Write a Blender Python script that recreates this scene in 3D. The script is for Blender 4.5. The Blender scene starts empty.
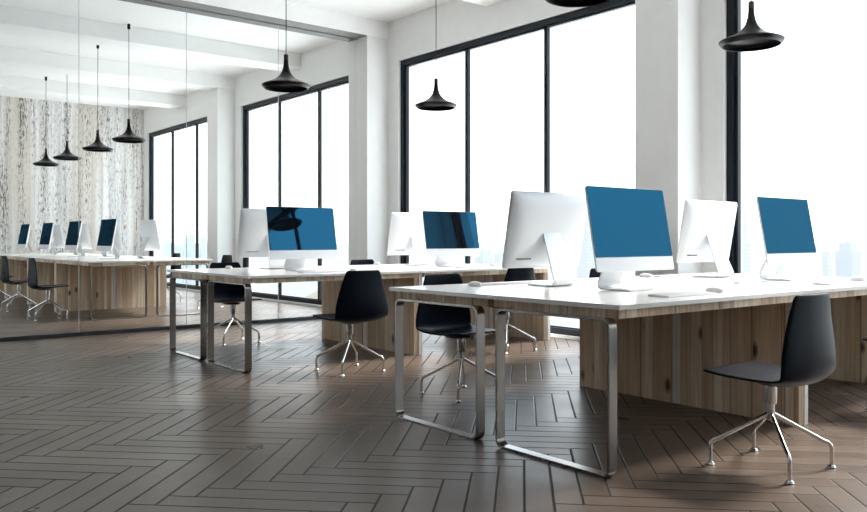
import bpy, bmesh, math, random
from mathutils import Vector, Matrix
R = math.radians
random.seed(7)
scene = bpy.context.scene
COL = scene.collection

# ------------------------------------------------------------------ mesh helper
class MB:
    def __init__(s):
        s.v = []; s.f = []; s.sm = []
    def add(s, vs, fs, smooth=False):
        o = len(s.v)
        s.v += [tuple(p) for p in vs]
        s.f += [tuple(i + o for i in f) for f in fs]
        s.sm += [smooth] * len(fs)
    def box(s, x0, x1, y0, y1, z0, z1):
        v = [(x, y, z) for z in (z0, z1) for y in (y0, y1) for x in (x0, x1)]
        s.add(v, [(0, 2, 3, 1), (4, 5, 7, 6), (0, 1, 5, 4), (2, 6, 7, 3), (0, 4, 6, 2), (1, 3, 7, 5)])
        return s
    def lathe(s, prof, n=32, cx=0, cy=0, cap=True):
        v = []; f = []
        for r, z in prof:
            for k in range(n):
                a = 2 * math.pi * k / n
                v.append((cx + r * math.cos(a), cy + r * math.sin(a), z))
        for i in range(len(prof) - 1):
            for k in range(n):
                a, b = i * n + k, i * n + (k + 1) % n
                f.append((a, b, b + n, a + n))
        if cap:
            f.append(tuple(range(n - 1, -1, -1)))
            f.append(tuple((len(prof) - 1) * n + k for k in range(n)))
        s.add(v, f, True)
        return s
    def tube(s, pts, r, n=12):
        P = [Vector(p) for p in pts]
        v = []; f = []
        for i, p in enumerate(P):
            t = (P[min(i + 1, len(P) - 1)] - P[max(i - 1, 0)]).normalized()
            u = t.cross(Vector((0, 1, 0.0)) if abs(t.y) < .9 else Vector((1, 0, 0))).normalized()
            w = t.cross(u)
            for k in range(n):
                a = 2 * math.pi * k / n
                v.append(p + (u * math.cos(a) + w * math.sin(a)) * r)
        for i in range(len(P) - 1):
            for k in range(n):
                a, b = i * n + k, i * n + (k + 1) % n
                f.append((a, b, b + n, a + n))
        f.append(tuple(range(n - 1, -1, -1)))
        f.append(tuple((len(P) - 1) * n + k for k in range(n)))
        s.add(v, f, True)
        return s
    def loft(s, rings, close=True, smooth=True, cap=True):
        n = len(rings[0]); v = [p for r in rings for p in r]; f = []
        for i in range(len(rings) - 1):
            for k in range(n if close else n - 1):
                a, b = i * n + k, i * n + (k + 1) % n
                f.append((a, b, b + n, a + n))
        s.add(v, f, smooth)
        if cap:
            o = len(s.v) - len(v)
            s.f += [tuple(o + k for k in range(n - 1, -1, -1)), tuple(o + (len(rings) - 1) * n + k for k in range(n))]
            s.sm += [False, False]
        return s
    def build(s, name, mat, parent=None, bevel=0, angle=35):
        me = bpy.data.meshes.new(name)
        me.from_pydata(s.v, [], s.f); me.update()
        bm = bmesh.new(); bm.from_mesh(me)
        bmesh.ops.recalc_face_normals(bm, faces=bm.faces)
        bm.to_mesh(me); bm.free()
        for p, sm in zip(me.polygons, s.sm):
            p.use_smooth = sm
        if any(s.sm):
            me.set_sharp_from_angle(angle=R(angle))
        me.materials.append(mat)
        o = bpy.data.objects.new(name, me); COL.objects.link(o)
        if parent: o.parent = parent
        if bevel:
            m = o.modifiers.new('bevel', 'BEVEL'); m.width = bevel; m.segments = 2; m.limit_method = 'ANGLE'
        return o

def tag(o, label=None, cat=None, group=None, kind=None):
    if label: o['label'] = label
    if cat: o['category'] = cat
    if group: o['group'] = group
    if kind: o['kind'] = kind
    return o
def empty(name, loc=(0, 0, 0), rz=0):
    o = bpy.data.objects.new(name, None); COL.objects.link(o)
    o.empty_display_size = .1; o.location = loc; o.rotation_euler.z = R(rz)
    return o
def copy_tree(o, parent=None):
    c = o.copy(); COL.objects.link(c)
    c.parent = parent
    for ch in list(o.children): copy_tree(ch, c)
    return c
def rrect(w, h, r, n=6, x0=0, z0=0):
    """rounded rectangle outline, centred in x, from z0 upwards"""
    pts = []
    for cx, cz, a0 in ((w/2-r, z0+h-r, 0), (-w/2+r, z0+h-r, 90), (-w/2+r, z0+r, 180), (w/2-r, z0+r, 270)):
        for k in range(n + 1):
            a = R(a0 + 90 * k / n)
            pts.append((x0 + cx + r * math.cos(a), cz + r * math.sin(a)))
    return pts

# ------------------------------------------------------------------ materials
def new_mat(name):
    m = bpy.data.materials.new(name); m.use_nodes = True
    nt = m.node_tree; nt.nodes.clear()
    out = nt.nodes.new('ShaderNodeOutputMaterial')
    return m, nt, out
def principled(name, col, rough=.5, metal=0., spec=.5):
    m, nt, out = new_mat(name)
    b = nt.nodes.new('ShaderNodeBsdfPrincipled')
    b.inputs['Base Color'].default_value = (*col, 1)
    b.inputs['Roughness'].default_value = rough
    b.inputs['Metallic'].default_value = metal
    b.inputs['Specular IOR Level'].default_value = spec
    nt.links.new(b.outputs[0], out.inputs[0])
    return m, nt, b
class G:
    """small node-graph builder"""
    def __init__(s, nt): s.nt = nt
    def n(s, t): return s.nt.nodes.new(t)
    def put(s, inp, val):
        if hasattr(val, 'is_output'): s.nt.links.new(val, inp)
        else: inp.default_value = val
    def m(s, op, a, b=0., c=None, clamp=False):
        n = s.n('ShaderNodeMath'); n.operation = op; n.use_clamp = clamp
        s.put(n.inputs[0], a); s.put(n.inputs[1], b)
        if c is not None: s.put(n.inputs[2], c)
        return n.outputs[0]
    def mix(s, f, a, b):
        return s.m('ADD', s.m('MULTIPLY', a, s.m('SUBTRACT', 1., f)), s.m('MULTIPLY', b, f))
    def comb(s, x, y, z):
        n = s.n('ShaderNodeCombineXYZ')
        for i, v in enumerate((x, y, z)): s.put(n.inputs[i], v)
        return n.outputs[0]
    def coords(s, kind='Object'):
        n = s.n('ShaderNodeTexCoord'); sp = s.n('ShaderNodeSeparateXYZ')
        s.nt.links.new(n.outputs[kind], sp.inputs[0])
        return sp.outputs
    def worldpos(s):
        n = s.n('ShaderNodeNewGeometry'); sp = s.n('ShaderNodeSeparateXYZ')
        s.nt.links.new(n.outputs['Position'], sp.inputs[0])
        return sp.outputs
    def noise(s, vec, scale, detail=2., rough=.5):
        n = s.n('ShaderNodeTexNoise'); s.put(n.inputs['Vector'], vec)
        n.inputs['Scale'].default_value = scale; n.inputs['Detail'].default_value = detail
        n.inputs['Roughness'].default_value = rough
        return n.outputs[0]
    def voronoi(s, vec, scale, feat='F1', dims='3D', out='Distance', rnd=1.):
        n = s.n('ShaderNodeTexVoronoi'); n.voronoi_dimensions = dims; n.feature = feat
        s.put(n.inputs['Vector'], vec); n.inputs['Scale'].default_value = scale
        n.inputs['Randomness'].default_value = rnd
        return n.outputs[out]
    def white(s, vec):
        n = s.n('ShaderNodeTexWhiteNoise'); n.noise_dimensions = '3D'; s.put(n.inputs[0], vec)
        return n.outputs['Value']
    def rng(s, v, a, b, c=0., d=1., smooth=False):
        n = s.n('ShaderNodeMapRange'); n.interpolation_type = 'SMOOTHSTEP' if smooth else 'LINEAR'
        s.put(n.inputs[0], v)
        for i, x in enumerate((a, b, c, d)): n.inputs[i + 1].default_value = x
        return n.outputs[0]
    def ramp(s, f, stops):
        n = s.n('ShaderNodeValToRGB'); s.put(n.inputs[0], f)
        e = n.color_ramp.elements
        while len(e) < len(stops): e.new(.5)
        for el, (p, c) in zip(e, stops): el.position = p; el.color = (*c, 1)
        return n.outputs[0]
    def cmix(s, f, a, b, mode='MIX'):
        n = s.n('ShaderNodeMix'); n.data_type = 'RGBA'; n.blend_type = mode
        s.put(n.inputs[0], f)
        for i, v in ((6, a), (7, b)):
            s.put(n.inputs[i], v if hasattr(v, 'is_output') else (*v, 1))
        return n.outputs[2]
    def bump(s, h, strength, dist):
        n = s.n('ShaderNodeBump'); s.put(n.inputs['Height'], h)
        n.inputs['Strength'].default_value = strength; n.inputs['Distance'].default_value = dist
        return n.outputs[0]

def plaster(name, col, rough=.85):
    m, nt, b = principled(name, col, rough, 0, .25)
    g = G(nt); p = g.worldpos()
    h = g.noise(g.comb(p[0], p[1], p[2]), 9., 4.)
    nt.links.new(g.cmix(g.rng(h, .3, .7), [c * .97 for c in col], col), b.inputs['Base Color'])
    nt.links.new(g.bump(h, .05, .01), b.inputs['Normal'])
    return m
M = {}
M['wall'] = plaster('white_plaster', (.84, .84, .835))
M['ceiling'] = plaster('white_ceiling_paint', (.95, .95, .945))
M['grey_wall'] = plaster('mid_grey_wall_paint', (.42, .42, .42))
M['frame'], _, _ = principled('black_window_metal', (.005, .009, .016), .28, 0, .24)
M['steel'], nt, b = principled('brushed_steel', (.33, .32, .31), .26, 1.)
M['chrome'], _, _ = principled('polished_chrome', (.72, .72, .73), .16, 1.)
M['black_shade'], nt, b = principled('black_lacquered_metal', (.004, .004, .005), .28, 0, .2)
M['socket'], _, _ = principled('dark_brown_socket', (.035, .012, .010), .4)
M['cord'], _, _ = principled('black_cord', (.02, .02, .02), .6)
M['alu'], _, _ = principled('pale_aluminium', (.66, .68, .71), .38, .30)
M['white_plastic'], _, _ = principled('white_plastic', (.82, .83, .84), .35)
M['key'], _, _ = principled('white_keycaps', (.74, .75, .76), .5)
M['black_plastic'], _, _ = principled('black_port_plastic', (.02, .02, .022), .5)
M['chair'], nt, b = principled('black_chair_plastic', (.0035, .0055, .010), .36, 0, .12)
b.inputs['Specular Tint'].default_value = (.62, .80, 1., 1)
M['laminate'], nt, b = principled('white_laminate', (.82, .81, .80), .18, 0, .75)
g = G(nt); p = g.coords()
gr = g.noise(g.comb(g.m('MULTIPLY', p[0], 1.2), g.m('MULTIPLY', p[1], 26.), 0.), 2., 5., .6)
nt.links.new(g.cmix(g.rng(gr, .35, .75), (.93, .92, .91), (.88, .87, .855)), b.inputs['Base Color'])
M['white_edge'], _, _ = principled('white_edge_band', (.72, .70, .67), .45)
M['seal'], _, _ = principled('pale_glass_seal', (.62, .64, .64), .35)
M['rail_shade'], _, _ = principled('grey_rail_and_beam_shade', (.24, .24, .235), .6, 0, .2)  # grey of the head rail and of the shade painted under the beam
M['rail'], _, _ = principled('dark_grey_rail', (.045, .047, .05), .4, .3)

# pine planks
def wood_mat(name='oiled_pine_planks', k=1.):
    m, nt, b = principled(name, (.5, .35, .2), .5, 0, .35)
    g = G(nt); x, y, z = g.coords()
    oi = g.n('ShaderNodeObjectInfo'); rnd = oi.outputs['Random']
    off = g.m('MULTIPLY', rnd, 37.)
    vy = g.m('ADD', y, off)
    cell = g.n('ShaderNodeTexVoronoi'); cell.voronoi_dimensions = '2D'
    g.put(cell.inputs['Vector'], g.comb(g.m('MULTIPLY', x, .9), vy, 0.)); cell.inputs['Scale'].default_value = 8.5
    sp = g.n('ShaderNodeSeparateColor'); nt.links.new(cell.outputs['Color'], sp.inputs[0])
    tone = sp.outputs[0]
    seed = g.m('MULTIPLY', sp.outputs[1], 11.)
    grain = g.noise(g.comb(g.m('MULTIPLY', x, 30.), g.m('MULTIPLY', vy, 30.), g.m('ADD', g.m('MULTIPLY', z, 1.6), seed)), 1., 6., .62)
    wave = g.noise(g.comb(g.m('MULTIPLY', x, 9.), g.m('MULTIPLY', vy, 9.), g.m('ADD', g.m('MULTIPLY', z, .9), seed)), 1., 3., .5)
    base = g.ramp(tone, [(q, tuple(min(.92, v * k) for v in cc)) for q, cc in ((0., (.46, .33, .215)), (.35, (.62, .475, .335)), (.65, (.72, .59, .445)), (1., (.80, .69, .55)))])
    c = g.cmix(g.rng(grain, .38 + .08 * (k > 1), .85), base, (.32, .21, .125))
    c = g.cmix(g.m('MULTIPLY', g.rng(wave, .55, .75), .40), c, (.24, .14, .08))
    kn = g.voronoi(g.comb(g.m('MULTIPLY', x, 3.2), g.m('MULTIPLY', vy, 5.5), g.m('ADD', g.m('MULTIPLY', z, 2.6), seed)), 1.)
    c = g.cmix(g.rng(kn, .17, .05, 0., .92, True), c, (.045, .025, .015))
    ed = g.n('ShaderNodeTexVoronoi'); ed.voronoi_dimensions = '2D'; ed.feature = 'DISTANCE_TO_EDGE'
    g.put(ed.inputs['Vector'], g.comb(g.m('MULTIPLY', x, .9), vy, 0.)); ed.inputs['Scale'].default_value = 8.5
    c = g.cmix(g.rng(ed.outputs['Distance'], 0., .018, .75, 0.), c, (.09, .055, .035))
    nt.links.new(c, b.inputs['Base Color'])
    nt.links.new(g.bump(grain, .12, .004), b.inputs['Normal'])
    return m
M['wood'] = wood_mat()
M['light_wood'] = wood_mat('pale_pine_edge', 1.25)

# herringbone floor (planks 0.60 x 0.12 m laid at 45 degrees to the walls)
def floor_mat():
    m, nt, b = principled('dark_herringbone_planks', (.1, .08, .07), .35, 0, .20)
    g = G(nt); p = g.worldpos()
    W, n = .1135, 6.388                      # plank width, length / width
    s2 = 1 / math.sqrt(2) / W
    u = g.m('SUBTRACT', g.m('MULTIPLY', g.m('ADD', p[0], p[1]), s2), 4.559 / W)
    v = g.m('SUBTRACT', g.m('MULTIPLY', g.m('SUBTRACT', p[0], p[1]), s2), .079 / W)
    q = g.m('FLOOR', g.m('DIVIDE', g.m('ADD', g.m('SUBTRACT', u, v), 1.), 2 * n))
    # plank lying along u
    qn = g.m('MULTIPLY', q, n)
    pH = g.m('FLOOR', g.m('ADD', v, qn))
    bH = g.m('SUBTRACT', g.m('ADD', v, qn), pH)
    aH = g.m('SUBTRACT', g.m('SUBTRACT', u, pH), qn)
    isH = g.m('MULTIPLY', g.m('GREATER_THAN', aH, 0.), g.m('LESS_THAN', aH, n))
    # plank lying along v
    sl = g.m('SUBTRACT', g.m('SUBTRACT', u, v), g.m('MULTIPLY', qn, 2.))
    q2 = g.m('SUBTRACT', q, g.m('LESS_THAN', sl, 0.))
    qn2 = g.m('MULTIPLY', q2, n)
    uu = g.m('SUBTRACT', g.m('SUBTRACT', u, qn2), n)
    pV = g.m('FLOOR', uu)
    bV = g.m('SUBTRACT', uu, pV)
    aV = g.m('ADD', g.m('ADD', g.m('SUBTRACT', v, pV), qn2), n - 1.)
    isV = g.m('SUBTRACT', 1., isH)
    a = g.mix(isV, aH, aV); bb = g.mix(isV, bH, bV)
    e = g.m('MINIMUM', g.m('MINIMUM', bb, g.m('SUBTRACT', 1., bb)), g.m('MINIMUM', a, g.m('SUBTRACT', n, a)))
    e = g.m('MULTIPLY', e, W)
    i0, i, j, j0 = pH, pV, q, q2
    rid = g.white(g.comb(g.mix(isV, i0, i), g.mix(isV, j, j0), isV))
    groove = g.rng(e, .0040, .0058, 1., 0., True)
    gx = g.comb(g.m('MULTIPLY', a, g.mix(isV, .35, .35)), g.m('MULTIPLY', bb, 3.), g.m('MULTIPLY', rid, 50.))
    grain = g.noise(gx, 2.2, 5., .6)
    blot = g.noise(g.comb(p[0], p[1], 0.), 2.3, 4., .55)
    base = g.ramp(g.m('ADD', g.m('MULTIPLY', rid, .55), g.m('MULTIPLY', grain, .45)),
                  [(.15, (.097, .071, .056)), (.55, (.126, .095, .077)), (.9, (.153, .118, .097))])
    c = g.cmix(groove, base, (.012, .010, .009))
    nt.links.new(c, b.inputs['Base Color'])
    r = g.m('ADD', g.rng(blot, .3, .7, .27, .36), g.m('MULTIPLY', groove, .2))
    nt.links.new(r, b.inputs['Roughness'])
    nt.links.new(g.bump(g.rng(e, .001, .0075, 0., 1., True), .8, .003), b.inputs['Normal'])
    return m
FU, FV, FM = .0, .0, 1.
M['floor'] = floor_mat()

# weathered whitewashed board wall
def weathered():
    m, nt, b = principled('weathered_whitewashed_boards', (.7, .7, .7), .85, 0, .2)
    g = G(nt); x, y, z = g.worldpos()
    streak = g.noise(g.comb(g.m('MULTIPLY', x, 9.), 0., g.m('MULTIPLY', z, .30)), 1., 6., .65)
    broad = g.noise(g.comb(g.m('MULTIPLY', x, 1.7), 3., g.m('MULTIPLY', z, .07)), 1., 2.)
    base = g.ramp(streak, [(.28, (.44, .43, .42)), (.42, (.66, .655, .645)), (.58, (.88, .875, .87))])
    c = g.cmix(g.rng(broad, .48, .62, 0., .55, True), base, (.60, .53, .44))
    c = g.cmix(g.rng(broad, .42, .30, 0., .5, True), c, (.68, .72, .80))
    sp = g.noise(g.comb(g.m('MULTIPLY', x, 36.), 0., g.m('MULTIPLY', z, 9.)), 1., 5., .72)
    zone = g.noise(g.comb(g.m('MULTIPLY', x, 7.), 7., g.m('MULTIPLY', z, .35)), 1., 3.)
    thr = g.m('ADD', sp, g.m('MULTIPLY', g.m('SUBTRACT', zone, .5), .50))
    c = g.cmix(g.rng(thr, .57, .63, 0., .92, True), c, (.045, .04, .035))
    c = g.cmix(g.rng(thr, .47, .56, 0., .35, True), c, (.33, .30, .27))
    fx = g.m('ABSOLUTE', g.m('SUBTRACT', g.m('FRACT', g.m('MULTIPLY', x, 1 / .62)), .5))
    c = g.cmix(g.rng(fx, .495, .499, 0., .35), c, (.12, .115, .11))
    nt.links.new(c, b.inputs['Base Color'])
    nt.links.new(g.bump(sp, .25, .02), b.inputs['Normal'])
    return m
M['weathered'] = weathered()

# dark computer screen: black panel under a blue-tinted mirror coating
def screen_mat():
    m, nt, out = new_mat('blue_coated_screen_glass')
    d = nt.nodes.new('ShaderNodeBsdfDiffuse'); d.inputs[0].default_value = (.006, .007, .010, 1)
    gl = nt.nodes.new('ShaderNodeBsdfGlossy'); gl.inputs['Color'].default_value = (*SCREEN, 1); gl.inputs['Roughness'].default_value = .015
    a = nt.nodes.new('ShaderNodeAddShader')
    nt.links.new(d.outputs[0], a.inputs[0]); nt.links.new(gl.outputs[0], a.inputs[1]); nt.links.new(a.outputs[0], out.inputs[0])
    return m
SKY0, SKY1 = 2.3, 3.2             # sky radiance at the horizon, gain towards the zenith
SKY = 3.3
SCREEN = (.023 / SKY, .156 / SKY, .287 / SKY)
M['screen'] = screen_mat()

def glass_mat(name, tint, ior, rough=0.):
    m, nt, out = new_mat(name)
    t = nt.nodes.new('ShaderNodeBsdfTransparent'); t.inputs[0].default_value = (*tint, 1)
    gl = nt.nodes.new('ShaderNodeBsdfGlossy'); gl.inputs['Roughness'].default_value = rough
    fr = nt.nodes.new('ShaderNodeFresnel'); fr.inputs[0].default_value = ior
    mx = nt.nodes.new('ShaderNodeMixShader')
    ge = nt.nodes.new('ShaderNodeNewGeometry'); g = G(nt)      # the pane's far face must not reflect totally
    nt.links.new(g.m('MULTIPLY', fr.outputs[0], g.m('SUBTRACT', 1., ge.outputs['Backfacing'])), mx.inputs[0]); nt.links.new(t.outputs[0], mx.inputs[1]); nt.links.new(gl.outputs[0], mx.inputs[2])
    nt.links.new(mx.outputs[0], out.inputs[0])
    return m
M['glass'] = glass_mat('window_glass', (.98, .99, .99), 1.20)
M['partition'] = glass_mat('partition_glass', (.965, .978, .978), 1.13)

# ------------------------------------------------------------------ the room
W = 6.254                      # window wall
F = [-5.28, -.61, 4.06, 8.749, 13.40, 18.07]     # front faces of the columns along the window wall
CW = .445                      # column width
ZC, ZB = 3.888, 3.671          # ceiling, underside of beams
XL, YB, YE = -3.0, -5.28, 18.07
ZW0, ZW1 = .03, 3.35           # window opening

tag(MB().box(XL, W + .02, YB, YE, -.12, 0).build('floor', M['floor']), kind='structure')
tag(MB().box(XL, W + .3, YB, YE, ZC, ZC + .2).build('ceiling', M['ceiling']), kind='structure')
wins = [(F[k] + CW + .18, F[k + 1] - .224) for k in range(5)]
mb = MB()
T = .30
mb.box(W, W + T, YB, YE, ZW1, ZC); mb.box(W, W + T, YB, YE, -.12, ZW0)
ys = [YB] + [v for w in wins for v in w] + [YE]
for a, b in zip(ys[0::2], ys[1::2]): mb.box(W, W + T, a, b, ZW0, ZW1)
tag(mb.build('wall_right', M['wall']), kind='structure')
tag(MB().box(XL, W + T, YE, YE + .2, -.12, ZC).build('wall_back', M['weathered']), kind='structure')
FW = []
mb = MB()
xs = [XL] + [v for w in FW for v in w] + [W + T]
for a, b in zip(xs[0::2], xs[1::2]): mb.box(a, b, YB - T, YB, -.12, ZC)
for a, b in FW:
    mb.box(a, b, YB - T, YB, ZW1, ZC); mb.box(a, b, YB - T, YB, -.12, ZW0)
tag(mb.build('wall_front', M['grey_wall']), kind='structure')

# left wall, with unseen windows added in its rear half as fill light
FILL_LW = [wins[3], wins[4]]
mb = MB()
ys = [YB] + [v for w in FILL_LW for v in w] + [YE]
for a, b in zip(ys[0::2], ys[1::2]): mb.box(XL - T, XL, a, b, -.12, ZC)
for a, b in FILL_LW:
    mb.box(XL - T, XL, a, b, ZW1, ZC); mb.box(XL - T, XL, a, b, -.12, ZW0)
tag(mb.build('wall_left', M['grey_wall']), kind='structure')

for k, y in enumerate(F[1:5]):
    tag(MB().box(W - .332, W + .01, y, y + CW, 0, ZB).build('column_%d' % (k + 1), M['wall'], bevel=.004), kind='structure')
for k, y in enumerate(sorted(F[1:5] + [a + 2.32 for a in F[:5]])):
    tag(MB().box(XL, W, y, y + CW, ZB, ZC).build('beam_%d' % (k + 1), M['ceiling'], bevel=.003), kind='structure')

def window(n, y0, y1, x0, sgn, front=False):
    c = (y0 + y1) / 2
    e = tag(empty('window_%d' % n, (c, x0, ZW0) if front else (x0, c, ZW0), 90 if front else 0), kind='structure')
    h = ZW1 - ZW0; hw = (y1 - y0) / 2
    a, b = sorted((sgn * .04, sgn * .125))
    m = MB(); fw = .065
    m.box(a, b, -hw, hw, 0, fw); m.box(a, b, -hw, hw, h - fw, h)
    m.box(a, b, -hw, -hw + fw, fw, h - fw); m.box(a, b, hw - fw, hw, fw, h - fw)
    m.build('window_frame', M['frame'], e, bevel=.004)
    # inner sash profile, set back
    m = MB(); a2, b2 = sorted((sgn * .062, sgn * .11)); s = .03
    for t in (-1, 1):
        yc = t * (hw - fw - s / 2)
        m.box(a2, b2, yc - s / 2, yc + s / 2, fw, h - fw)
    m.box(a2, b2, -hw + fw, hw - fw, fw, fw + s * .5); m.box(a2, b2, -hw + fw, hw - fw, h - fw - s, h - fw)
    m.build('window_sash', M['frame'], e)
    for t in (-1, 1):
        yc = t * (hw / 3)
        MB().box(a2, b2 , yc - .024, yc + .024, fw, h - fw).build('mullion', M['frame'], e, bevel=.003)
    g0 = sgn * .086
    m = MB()
    for t in (-1, 0, 1):
        m.box(g0 - .003, g0 + .003, t * hw * 2 / 3 - hw / 3 + .03, t * hw * 2 / 3 + hw / 3 - .03, fw, h - fw)
    m.build('window_glass', M['glass'], e)
for n, (a, b) in enumerate(wins): window(n + 1, a, b, W, 1)
for n, (a, b) in enumerate(FILL_LW): window(n + 6, a, b, XL, -1)  # added out of view to brighten the room behind the glass
for n, (a, b) in enumerate(FW): window(n + 8, a, b, YB, -1, True)

# glass partition under the beam
GY = 8.985
seams = [5.929 - 1.166 * k for k in range(9)] + [XL]
gp = tag(empty('glass_partition', (0, GY, 0)), 'frameless clear glass partition between the two rooms', kind='structure')
for a, b in zip(seams[1:], seams[:-1]):
    MB().box(a + .003, b - .003, -.006, .006, .04, ZB - .018).build('glass_pane', M['partition'], gp)
for a in seams[1:-1]:
    MB().box(a - .0018, a + .0018, -.006, .006, .04, ZB - .018).build('glass_seal', M['seal'], gp)
MB().box(XL, 5.92, -.025, .025, 0, .040).build('base_rail', M['rail'], gp)
MB().box(XL, 5.92, -.012, .012, ZB - .018, ZB - .006).build('head_rail', M['rail_shade'], gp)
MB().box(XL, 5.92, -.230, .20, ZB - .006, ZB).build('beam_shade_plate', M['rail_shade'], gp)  # thin grey plate painting the shade on the beam's underside

# ------------------------------------------------------------------ desks
DL, DD, DZ = 1.636, .823, .743
def make_desk(end, mir, post):
    """local x along the row, y from the user's edge (0) to the middle (DD); mir flips y"""
    root = empty('office_desk')
    def B(m, x0, x1, y0, y1, z0, z1):
        if mir: y0, y1 = -y1, -y0
        m.box(x0, x1, y0, y1, z0, z1); return m
    B(MB(), 0, DL, 0, DD, DZ - .021, DZ).build('tabletop', M['laminate'], root, bevel=.0015)
    x0 = .035 if end else .060
    B(MB(), x0, DL - .004, .03, DD - .02, DZ - .061, DZ - .021).build('apron', M['light_wood'], root)
    if end:   # flat-bar steel loop
        zt = DZ - .061; ya, yb = .055, DD - .065; w, t, r = .054, .013, .045
        if mir: ya, yb = -yb, -ya
        o = [(yc + .0, z) for yc, z in rrect(yb - ya, zt, r, 7, (ya + yb) / 2, 0)]
        i = [(yc, z) for yc, z in rrect(yb - ya - 2 * t, zt - 2 * t, r - t, 7, (ya + yb) / 2, t)]
        x0, x1 = .002, .002 + w
        m = MB(); n = len(o); v = []
        for P, x in ((o, x0), (i, x0), (o, x1), (i, x1)): v += [(x, y, z) for y, z in P]
        f = []
        for k in range(n):
            q = (k + 1) % n
            f += [(k, q, n + q, n + k), (2*n+k, 3*n+k, 3*n+q, 2*n+q), (k, 2*n+k, 2*n+q, q), (n+k, n+q, 3*n+q, 3*n+k)]
        m.add(v, f, True); m.build('leg_frame', M['steel'], root, bevel=.0012, angle=40)
    pn = B(MB(), DL - .042, DL + .012, .045, DD - .03, 0, DZ - .061).build('side_panel', M['wood'], root, bevel=.002)
    tag(B(MB(), DL + .012, DL + .050, .040, DD - .03, 0, DZ - .022).build('edge_plate', M['white_edge'], pn), 'white edge plate')
    if post:
        tag(B(MB(), DL - .034, DL + .006, DD - .029, DD - .0005, 0, DZ - .022).build('centre_post', M['white_edge'], root), 'pale grey post between the panels')
    return root
proto = {}
def desk(end, mir, loc, rz, label, group):
    key = (end, mir)
    if key not in proto: o = proto[key] = make_desk(end, mir, True)
    else: o = copy_tree(proto[key])
    o.location = loc; o.rotation_euler.z = R(rz)
    tag(o, label, 'desk', group)
X0, Y1, Y2 = 2.722, 2.15, 5.605
GD = 'white desks with pine panels'
RN = [(X0, Y1, 0, 'front desk row'), (X0, Y2, 0, 'middle desk row')]
desk(True, False, (X0, Y1, 0), 0, 'white desk on two-loop steel leg nearest the viewer, black chair at its long edge', GD)
desk(True, True, (X0, Y1 + 2 * DD + .003, 0), 0, 'white desk of the nearest row, far side, steel loop leg at its left end', GD)
desk(False, False, (X0 + DL + .004, Y1, 0), 0, 'white desk at the right edge of the photo, light blue screen on it', GD)
desk(False, True, (X0 + DL + .004, Y1 + 2 * DD + .003, 0), 0, 'white desk of the nearest row by the white column, monitor turned away on it', GD)
desk(True, False, (X0, Y2, 0), 0, 'white desk in front of the glass, carrying the screen that mirrors a lamp', GD)
desk(True, True, (X0, Y2 + 2 * DD + .003, 0), 0, 'white desk nearest the glass partition with steel leg at left', GD)
desk(False, False, (X0 + DL + .004, Y2, 0), 0, 'white desk in the second row by the window, mostly dark screen on it', GD)
desk(False, True, (X0 + DL + .004, Y2 + 2 * DD + .003, 0), 0, 'white desk in the second row beside the partition column', GD)
XB, YB0 = 4.59, 10.545          # long row behind the glass, running away from the viewer
place = ['first from the glass', 'second from the glass', 'third from the glass', 'last by the weathered wall']
for k in range(4):
    y = YB0 + k * (DL + .004)
    desk(k == 0, False, (XB, y, 0), 90, 'white desk behind the glass on the window side, ' + place[k], 'desks behind the glass')
    desk(k == 0, True, (XB - 2 * DD - .003, y, 0), 90, 'white desk behind the glass on the left side, ' + place[k], 'desks behind the glass')

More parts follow.
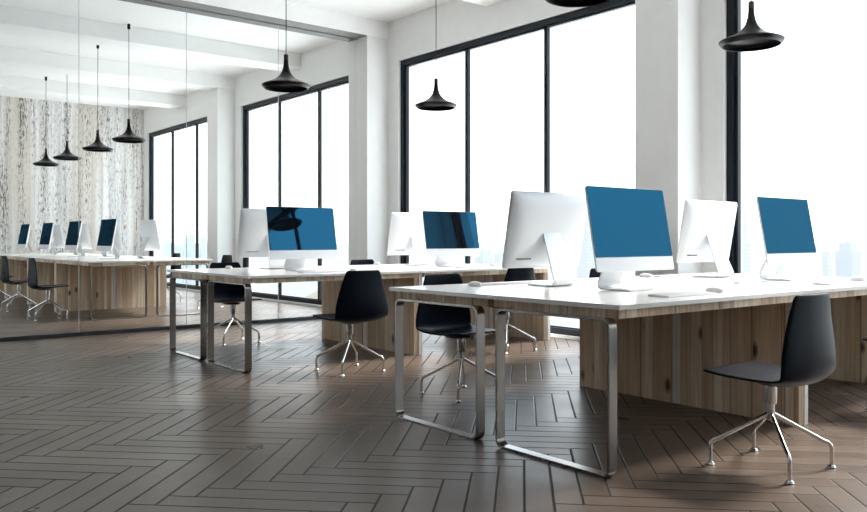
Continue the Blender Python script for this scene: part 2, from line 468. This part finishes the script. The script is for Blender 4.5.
# ------------------------------------------------------------------ computers
def make_monitor():
    root = empty('desktop_computer')
    w, h, th = .66, .452, R(10)
    zb = .107
    def tilt(x, y, z):      # y behind the screen, z up the panel
        return (x, y * math.cos(th) + z * math.sin(th), zb + z * math.cos(th) - y * math.sin(th))
    rings = [[tilt(x, 0, z) for x, z in rrect(w, h, .012, 8)]]
    for d, y in ((0, .006), (.002, .0105), (.007, .0155), (.016, .0215), (.030, .0285), (.048, .0345), (.072, .0395), (.105, .043), (.145, .0452), (.190, .046)):
        hh = h - 2 * d
        rings.append([tilt(x, y, z) for x, z in rrect(w - 2 * d, hh, min(.012 + 1.15 * d, hh * .48), 8, 0, d)])
    MB().loft(rings).build('body', M['alu'], root, angle=60)
    ch = .075
    o = rrect(w - .003, h - ch - .0015, .010, 5, 0, ch)
    MB().loft([[tilt(x, -.0012, z) for x, z in o], [tilt(x, .001, z) for x, z in o]], smooth=False).build('screen', M['screen'], root)
    # bent sheet stand
    path = [(-.022, .005)] + [(.165, .005)]
    c = (.165, .032); r = .027
    e = math.atan2(.315 - .06, .085 - .19)            # arm direction
    a1 = e - math.pi / 2
    for k in range(1, 9):
        a = -math.pi / 2 + (a1 + math.pi / 2) * k / 8
        path.append((c[0] + r * math.cos(a), c[1] + r * math.sin(a)))
    last = path[-1]; L = (.318 - last[1]) / math.sin(e)
    for k in range(1, 7): path.append((last[0] + math.cos(e) * L * k / 6, last[1] + math.sin(e) * L * k / 6))
    rings = []; t = .004; N = len(path)
    for k, (y, z) in enumerate(path):
        p0, p1 = path[max(k - 1, 0)], path[min(k + 1, N - 1)]
        d = Vector((p1[0] - p0[0], p1[1] - p0[1])).normalized(); nrm = Vector((-d.y, d.x))
        hw = .0975 if k < 10 else .0975 - .027 * (k - 9) / 6
        rings.append([(-hw, y - nrm.x * t, z - nrm.y * t + .0), (hw, y - nrm.x * t, z - nrm.y * t), (hw, y + nrm.x * t, z + nrm.y * t), (-hw, y + nrm.x * t, z + nrm.y * t)])
    MB().loft(rings, smooth=True).build('stand', M['alu'], root, angle=40)
    hp = path[-1]
    MB().box(-.070, .070, hp[0] - .02, hp[0] + .004, hp[1] - .004, hp[1] + .006).build('hinge', M['alu'], root, bevel=.002)
    # row of ports, low on the back
    m = MB()
    zz = .060
    for k, (x, ww) in enumerate(((.252, .006), (.234, .012), (.216, .012), (.200, .007), (.184, .010), (.166, .012), (.147, .014))):
        s = 1 - .0; dep = .0368
        v = [tilt(x + a * ww / 2, dep + q, zz + b * .0035) for a in (-1, 1) for b in (-1, 1) for q in (-.010, .003)]
        m.add(v, [(0, 1, 3, 2), (4, 6, 7, 5), (0, 4, 5, 1), (2, 3, 7, 6), (0, 2, 6, 4), (1, 5, 7, 3)])
    m.build('port', M['black_plastic'], root)
    return root
mon_proto = None
def monitor(x, y, rz, label, group='silver desktop computers'):
    global mon_proto
    if mon_proto is None: o = mon_proto = make_monitor()
    else: o = copy_tree(mon_proto)
    o.location = (x, y, DZ + .001); o.rotation_euler.z = R(rz)
    tag(o, label, 'computer', group)
monitor(3.56, 2.69, 0, 'silver desktop computer with plain blue screen, largest, nearest the viewer')
monitor(5.27, 2.71, 0, 'silver desktop computer with pale blue screen before the rightmost window')
monitor(3.56, 3.395, 180, 'silver desktop computer seen from behind, left of the large blue screen')
monitor(5.27, 3.407, 180, 'silver desktop computer seen from behind, between the two blue screens at right')
monitor(3.50, 6.12, 0, 'silver desktop computer whose blue screen mirrors a pendant lamp and bars')
monitor(5.205, 6.15, -3.5, 'silver desktop computer with mostly dark screen, blue only along its right side')
monitor(3.55, 6.87, 180, 'silver desktop computer seen from behind, half hidden by the lamp-mirroring screen')
monitor(5.225, 6.87, 180, 'silver desktop computer seen from behind, half hidden by the mostly dark screen')
bp = ['nearest the glass', 'second from the glass', 'third from the glass', 'last before the weathered wall']
for k in range(4):
    yc = YB0 + DL / 2 + k * (DL + .004)
    monitor(3.45, 11.58 + 1.65 * k, -90, 'dark screened computer behind the glass facing left, ' + bp[k], 'computers behind the glass')
    monitor(4.20, 11.75 + 1.65 * k, 90, 'silver computer behind the glass seen from its back, ' + bp[k], 'computers behind the glass')

def make_keyboard():
    root = empty('keyboard')
    prof = [(-.057, .0), (-.057, .004), (.05, .009), (.057, .010), (.057, 0)]
    rings = [[(x, y, z) for y, z in prof] for x in (-.21, .21)]
    MB().loft(rings, smooth=False).build('key_tray', M['alu'], root, bevel=.001)
    m = MB()
    for r in range(6):
        y = -.046 + r * .0183; z = .004 + (y + .057) / .107 * .005
        for c in range(20):
            if r == 0 and 4 <= c <= 8: 
                if c != 4: continue
                m.box(-.2 + 4 * .0202, -.2 + 8.85 * .0202, y - .0078, y + .0078, z - .002, z + .0025); continue
            x = -.2 + c * .0202
            m.box(x, x + .0170, y - .0078, y + .0078, z - .002, z + .0025)
    m.build('key', M['key'], root)
    return root
def make_mouse():
    m = MB(); rings = []
    for s, z in ((.96, 0), (1, .006), (.98, .011), (.90, .017), (.74, .022), (.5, .0255), (.2, .027), (.02, .0272)):
        rings.append([(.027 * s * math.cos(a) * (1 - .06 * math.sin(a)), .053 * s * math.sin(a), z) for a in [2 * math.pi * k / 28 for k in range(28)]])
    return m.loft(rings).build('computer_mouse', M['white_plastic'], angle=70)
kb_proto = make_keyboard(); ms_proto = make_mouse(); first = [True, True]
def keyboard(x, y, rz, label, group='white keyboards'):
    o = kb_proto if first[0] else copy_tree(kb_proto); first[0] = False
    o.location = (x, y, DZ + .001); o.rotation_euler.z = R(rz); tag(o, label, 'keyboard', group)
def mouse(x, y, rz, label, group='white computer mice'):
    o = ms_proto if first[1] else copy_tree(ms_proto); first[1] = False
    o.location = (x, y, DZ + .001); o.rotation_euler.z = R(rz); tag(o, label, 'mouse', group)
keyboard(3.455, 2.335, 0, 'white keyboard on the desk below the largest blue screen')
mouse(3.765, 2.36, 0, 'white mouse right of the keyboard below the largest blue screen')
keyboard(5.10, 2.345, 0, 'white keyboard at the right edge below the pale blue screen')
mouse(5.545, 2.42, 0, 'white mouse on the desk at the far right edge of the photo')
keyboard(3.45, 3.62, 180, 'white keyboard beyond the computer seen from behind, nearest row')
mouse(3.17, 3.555, 180, 'white mouse left of centre on the nearest row of desks')
keyboard(5.12, 3.58, 180, 'white keyboard glimpsed right of the largest screen')
mouse(4.88, 3.615, 180, 'white mouse glimpsed at the lower right corner of the largest screen')
keyboard(3.49, 5.80, 0, 'white keyboard below the screen that mirrors a lamp')
mouse(3.80, 5.82, 0, 'white mouse below the screen that mirrors a lamp')
keyboard(5.22, 5.85, 0, 'white keyboard below the mostly dark screen')
mouse(5.59, 6.0, 0, 'white mouse right of the mostly dark screen')
mouse(3.26, 7.12, 180, 'white mouse in front of the chair back near the glass partition')
mouse(5.0, 7.2, 180, 'white mouse in front of the low chair top by the column')

# ------------------------------------------------------------------ chairs
def make_chair():
    root = empty('swivel_chair')
    # profile: y, z, half width, lift of the edges towards the sitter
    P = [(.214, .424, .198, .000), (.207, .425, .216, .001), (.15, .414, .224, .006), (.08, .403, .226, .014), (0, .394, .228, .022),
         (-.08, .387, .231, .030), (-.14, .387, .234, .034), (-.185, .397, .238, .038), (-.208, .42, .241, .040), (-.217, .455, .243, .042),
         (-.219, .50, .240, .044), (-.216, .56, .228, .042), (-.211, .62, .209, .036), (-.206, .68, .188, .029), (-.204, .735, .170, .022),
         (-.205, .772, .156, .018), (-.206, .784, .138, .016)]
    m = MB(); nt_ = 17; rows = []
    for k, (y, z, hw, lift) in enumerate(P):
        a, b = P[max(k - 1, 0)], P[min(k + 1, len(P) - 1)]
        d = Vector((b[0] - a[0], b[1] - a[1])).normalized()
        nrm = Vector((d.y, -d.x))          # towards the sitter
        if nrm.y < 0 and k < 6: nrm = -nrm
        row = []
        for q in range(nt_):
            t = -1 + 2 * q / (nt_ - 1)
            l = lift * abs(t) ** 2.4
            row.append((hw * t, y + nrm.x * l, z + nrm.y * l))
        rows.append(row)
    v = [p for r in rows for p in r]; f = []
    for k in range(len(rows) - 1):
        for q in range(nt_ - 1):
            a = k * nt_ + q; f.append((a, a + 1, a + nt_ + 1, a + nt_))
    m.add(v, f, True)
    sh = m.build('seat_shell', M['chair'], root, angle=180)
    s = sh.modifiers.new('solid', 'SOLIDIFY'); s.thickness = .013; s.offset = 0
    s = sh.modifiers.new('sub', 'SUBSURF'); s.levels = 1; s.render_levels = 1
    MB().lathe([(.075, .372), (.085, .376), (.085, .384), (.03, .388)], 20, 0, -.03).build('seat_plate', M['rail'], root)
    MB().lathe([(.0265, .283), (.0275, .287), (.0275, .371), (.02, .375)], 24).build('column', M['chrome'], root)
    MB().lathe([(.006, .205), (.018, .212), (.0185, .283), (.016, .284)], 20).build('hub', M['chrome'], root)
    for k in range(4):
        a = R(45 + 90 * k); ca, sa = math.cos(a), math.sin(a)
        pr = [(.012, .236), (.232, .118)]
        for j in range(1, 7):
            t = R(28 + (90 - 28) * j / 6)
            pr.append((.232 + .030 * (math.sin(t) - math.sin(R(28))) / (1 - math.sin(R(28))) , .118 - .036 * (1 - math.cos(R(62) * j / 6)) - .012 * j / 6))
        pr += [(.262, .06), (.262, .012)]
        lg = MB().tube([(r * ca, r * sa, z) for r, z in pr], .0092, 12).build('leg', M['chrome'], root)
        MB().lathe([(.017, 0), (.019, .004), (.016, .010), (.010, .015)], 16, .262 * ca, .262 * sa).build('glide', M['chrome'], lg)
    return root
ch_proto = None
def chair(x, y, rz, label, group='black swivel chairs'):
    global ch_proto
    if ch_proto is None: o = ch_proto = make_chair()
    else: o = copy_tree(ch_proto)
    o.location = (x, y, 0); o.rotation_euler.z = R(rz); tag(o, label, 'chair', group)
chair(3.46, 1.89, 0, 'black plastic swivel chair in the right foreground on four chrome legs')
chair(5.195, 1.945, 0, 'black swivel chair at the right edge, only its seat tip in view')
chair(3.47, 4.03, 180, 'black swivel chair seen through the nearest steel loop leg, facing the viewer')
chair(5.20, 4.085, 180, 'black swivel chair glimpsed left of the stand of the largest screen')
chair(3.425, 5.30, 0, 'black swivel chair seen from behind at the second row, left of the nearest row')
chair(5.185, 5.385, 0, 'black swivel chair showing under the nearest computer seen from behind')
chair(3.48, 7.50, 180, 'black swivel chair behind the left steel legs near the glass')
chair(5.22, 7.62, 180, 'black swivel chair, only its top showing before the partition column')
cb = ['nearest the glass', 'second from the glass', 'third from the glass']
for k in range(3):
    chair(2.64, 11.15 + k * 1.62, -90, 'black swivel chair behind the glass at far left, ' + cb[k], 'chairs behind the glass')
for k in range(2):
    chair(4.95, 11.28 + k * 1.98, 90, 'black swivel chair behind the glass on the window side, ' + cb[k], 'chairs behind the glass')

# ------------------------------------------------------------------ pendant lamps
LZ = {False: 2.368, True: 2.334}          # the lamps behind the glass hang a little lower
def make_lamp(low):
    root = empty('pendant_lamp')
    outer = [(.0195, .245), (.0205, .215), (.0235, .188), (.031, .155), (.042, .126), (.062, .098), (.090, .074), (.128, .052), (.170, .036), (.207, .021), (.2145, .015), (.2135, .010), (.194, -.014), (.190, -.016)]
    inner = [(.186, -.013), (.204, .009), (.200, .014), (.165, .026), (.122, .043), (.084, .066), (.056, .090), (.037, .119), (.02, .15), (.012, .18)]
    MB().lathe(outer + inner, 48, cap=False).build('lamp_shade', M['black_shade'], root, angle=30)
    MB().lathe([(.004, .288), (.0190, .286), (.0200, .275), (.0200, .240), (.012, .19)], 20).build('socket', M['socket'], root)
    zt = ZC - LZ[low]
    MB().lathe([(.0038, .284), (.0038, zt - .06)], 8).build('cord', M['cord'], root)
    MB().lathe([(.006, zt - .072), (.018, zt - .068), (.0195, zt - .062), (.0195, zt)], 16).build('ceiling_cap', M['black_shade'], root)
    return root
lp = {}
def lamp(x, y, label, group='black pendant lamps', low=False):
    if low not in lp: o = lp[low] = make_lamp(low)
    else: o = copy_tree(lp[low])
    o.location = (x, y, LZ[low]); tag(o, label, 'lamp', group)
lamp(5.2, 2.98, 'black pendant lamp hanging before the rightmost window')
lamp(3.43, 2.98, 'black pendant lamp cut off by the top edge of the photo')
lamp(5.19, 6.42, 'black pendant lamp hanging before the large middle window')
lamp(3.48, 6.42, 'black pendant lamp in front of the glass, largest at left')
bl = ['rightmost of four behind the glass', 'second from right of four behind the glass', 'third from right of four behind the glass', 'leftmost of four behind the glass']
for k, (x, y) in enumerate(((3.60, 10.97), (3.61, 12.37), (3.62, 14.06), (3.63, 15.46))):
    lamp(x, y, 'black pendant lamp before the weathered wall, ' + bl[k], 'lamps behind the glass', True)

# ------------------------------------------------------------------ outside
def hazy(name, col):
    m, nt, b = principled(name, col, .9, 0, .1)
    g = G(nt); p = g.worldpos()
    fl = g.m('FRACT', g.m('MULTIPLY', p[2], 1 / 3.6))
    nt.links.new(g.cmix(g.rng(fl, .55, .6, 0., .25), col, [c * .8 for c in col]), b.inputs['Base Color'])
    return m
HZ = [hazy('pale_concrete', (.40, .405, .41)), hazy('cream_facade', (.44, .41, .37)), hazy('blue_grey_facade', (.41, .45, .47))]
M['city_ground'], nt, b = principled('pale_city_ground', (.33, .32, .30), .95, 0, .1)
g = G(nt); p = g.worldpos()
nn = g.noise(g.comb(g.m('MULTIPLY', p[0], .01), g.m('MULTIPLY', p[1], .01), 0.), 1., 5., .6)
nt.links.new(g.ramp(nn, [(.35, (.155, .165, .17)), (.5, (.18, .18, .178)), (.65, (.20, .193, .18))]), b.inputs['Base Color'])
ZG = -70
mb = MB(); mb.add([(60, -6000, ZG), (9000, -6000, ZG), (9000, 12000, ZG), (60, 12000, ZG)], [(0, 1, 2, 3)])
tag(mb.build('ground', M['city_ground']), kind='structure')
M['bounce_slab'] = plaster('white_bounce_paving', (.80, .79, .77))  # for the slab added out of view to bounce light onto the ceiling
tag(MB().box(30, 400, -420, 450, ZG + .2, ZG + .6).build('bounce_slab', M['bounce_slab']), 'unseen white slab added to bounce light up into the room', kind='structure')
def tower(x, y, w, d, h, mat, label, steps=2):
    o = empty('tower', (x, y, ZG))
    z0 = 0
    m = MB(); hs = [h * .72, h * .9, h][:steps] if steps < 3 else [h * .72, h * .9, h]
    sc = 1.
    for hh in hs:
        m.box(-w / 2 * sc, w / 2 * sc, -d / 2 * sc, d / 2 * sc, z0, hh); z0 = hh; sc *= .72
    m.build('facade', mat, o)
    MB().box(-w * .12, w * .12, -d * .12, d * .12, z0, z0 + h * .05).build('roof_plant', mat, o)
    tag(o, label, 'building', 'hazy city towers outside')
fx, fy = math.cos(math.atan(1008.8 / 810.3)), math.sin(math.atan(1008.8 / 810.3))
def at(px, dep):
    l = (px - 433.5) / 810.3
    return (fx + fy * l) * dep, (fy - fx * l) * dep
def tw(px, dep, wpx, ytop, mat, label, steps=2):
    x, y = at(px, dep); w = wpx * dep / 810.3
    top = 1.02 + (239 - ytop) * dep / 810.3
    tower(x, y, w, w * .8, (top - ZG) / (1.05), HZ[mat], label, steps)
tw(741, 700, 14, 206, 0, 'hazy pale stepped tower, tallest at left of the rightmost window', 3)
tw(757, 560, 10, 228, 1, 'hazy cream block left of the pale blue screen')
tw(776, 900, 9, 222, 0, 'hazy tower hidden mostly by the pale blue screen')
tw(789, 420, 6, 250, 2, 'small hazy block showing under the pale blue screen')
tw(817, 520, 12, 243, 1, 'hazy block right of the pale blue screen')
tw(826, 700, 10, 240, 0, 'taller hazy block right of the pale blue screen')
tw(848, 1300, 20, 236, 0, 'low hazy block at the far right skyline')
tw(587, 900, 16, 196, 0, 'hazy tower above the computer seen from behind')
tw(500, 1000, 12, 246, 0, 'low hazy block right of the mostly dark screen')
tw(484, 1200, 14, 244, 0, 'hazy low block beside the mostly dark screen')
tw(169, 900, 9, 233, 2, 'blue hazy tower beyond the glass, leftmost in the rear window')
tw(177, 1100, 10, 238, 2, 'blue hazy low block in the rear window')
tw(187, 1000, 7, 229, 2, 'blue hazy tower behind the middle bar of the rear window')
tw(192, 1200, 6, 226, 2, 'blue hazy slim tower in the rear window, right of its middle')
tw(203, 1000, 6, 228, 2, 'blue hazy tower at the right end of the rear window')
# sandy rise beside the building
M['sand'], nt, b = principled('pale_sand', (.21, .18, .135), .95, 0, .1)
mb = MB(); x, y = at(345, 420); rings = []
for s, z in ((1, 0), (.8, 18), (.5, 36), (.2, 46), (.02, 48)):
    rings.append([(x + 46 * s * math.cos(a) * (1 + .2 * math.sin(3 * a)), y + 75 * s * math.sin(a), ZG - .5 + z) for a in [2 * math.pi * k / 40 for k in range(40)]])
o = mb.loft(rings).build('sand_hill', M['sand'], angle=180); tag(o, 'low sandy hill outside, seen under the second desk row', 'hill')

# ------------------------------------------------------------------ sky and light
w = bpy.data.worlds.new('bright_overcast_sky'); scene.world = w; w.use_nodes = True
bg = w.node_tree.nodes['Background']
g = G(w.node_tree)                                  # overcast sky: paler and creamier at the horizon, brighter overhead
p = g.coords('Generated')
up = g.m('MAXIMUM', p[2], 0.)
nt = w.node_tree
nt.links.new(g.cmix(g.rng(up, .05, .40, 0., 1., True), (1., .99, .97), (.76, .89, 1.)), bg.inputs[0])
nt.links.new(g.m('ADD', SKY0, g.m('MULTIPLY', up, SKY1)), bg.inputs[1])

sun = bpy.data.lights.new('veiled_sun', 'SUN'); so = bpy.data.objects.new('veiled_sun', sun); COL.objects.link(so)
sun.energy = 9.2; sun.angle = R(13); sun.color = (1., .91, .80)
so.rotation_euler = Vector((-math.cos(R(40)) * math.cos(R(-3)), -math.cos(R(40)) * math.sin(R(-3)), -math.sin(R(40)))).to_track_quat('-Z', 'Y').to_euler()

# ------------------------------------------------------------------ camera
cam = bpy.data.cameras.new('camera'); co = bpy.data.objects.new('camera', cam); COL.objects.link(co)
cam.sensor_width = 36; cam.lens = 810.3 / 867 * 36
co.location = (0, 0, 1.02)
co.rotation_euler = (R(90), 0, -math.atan2(fx, fy))
cam.shift_y = -17 / 867
cam.clip_end = 20000
scene.camera = co
vs = scene.view_settings
vs.view_transform = 'Standard'; vs.look = 'None'; vs.gamma = 1; vs.use_curve_mapping = False; vs.exposure = .08
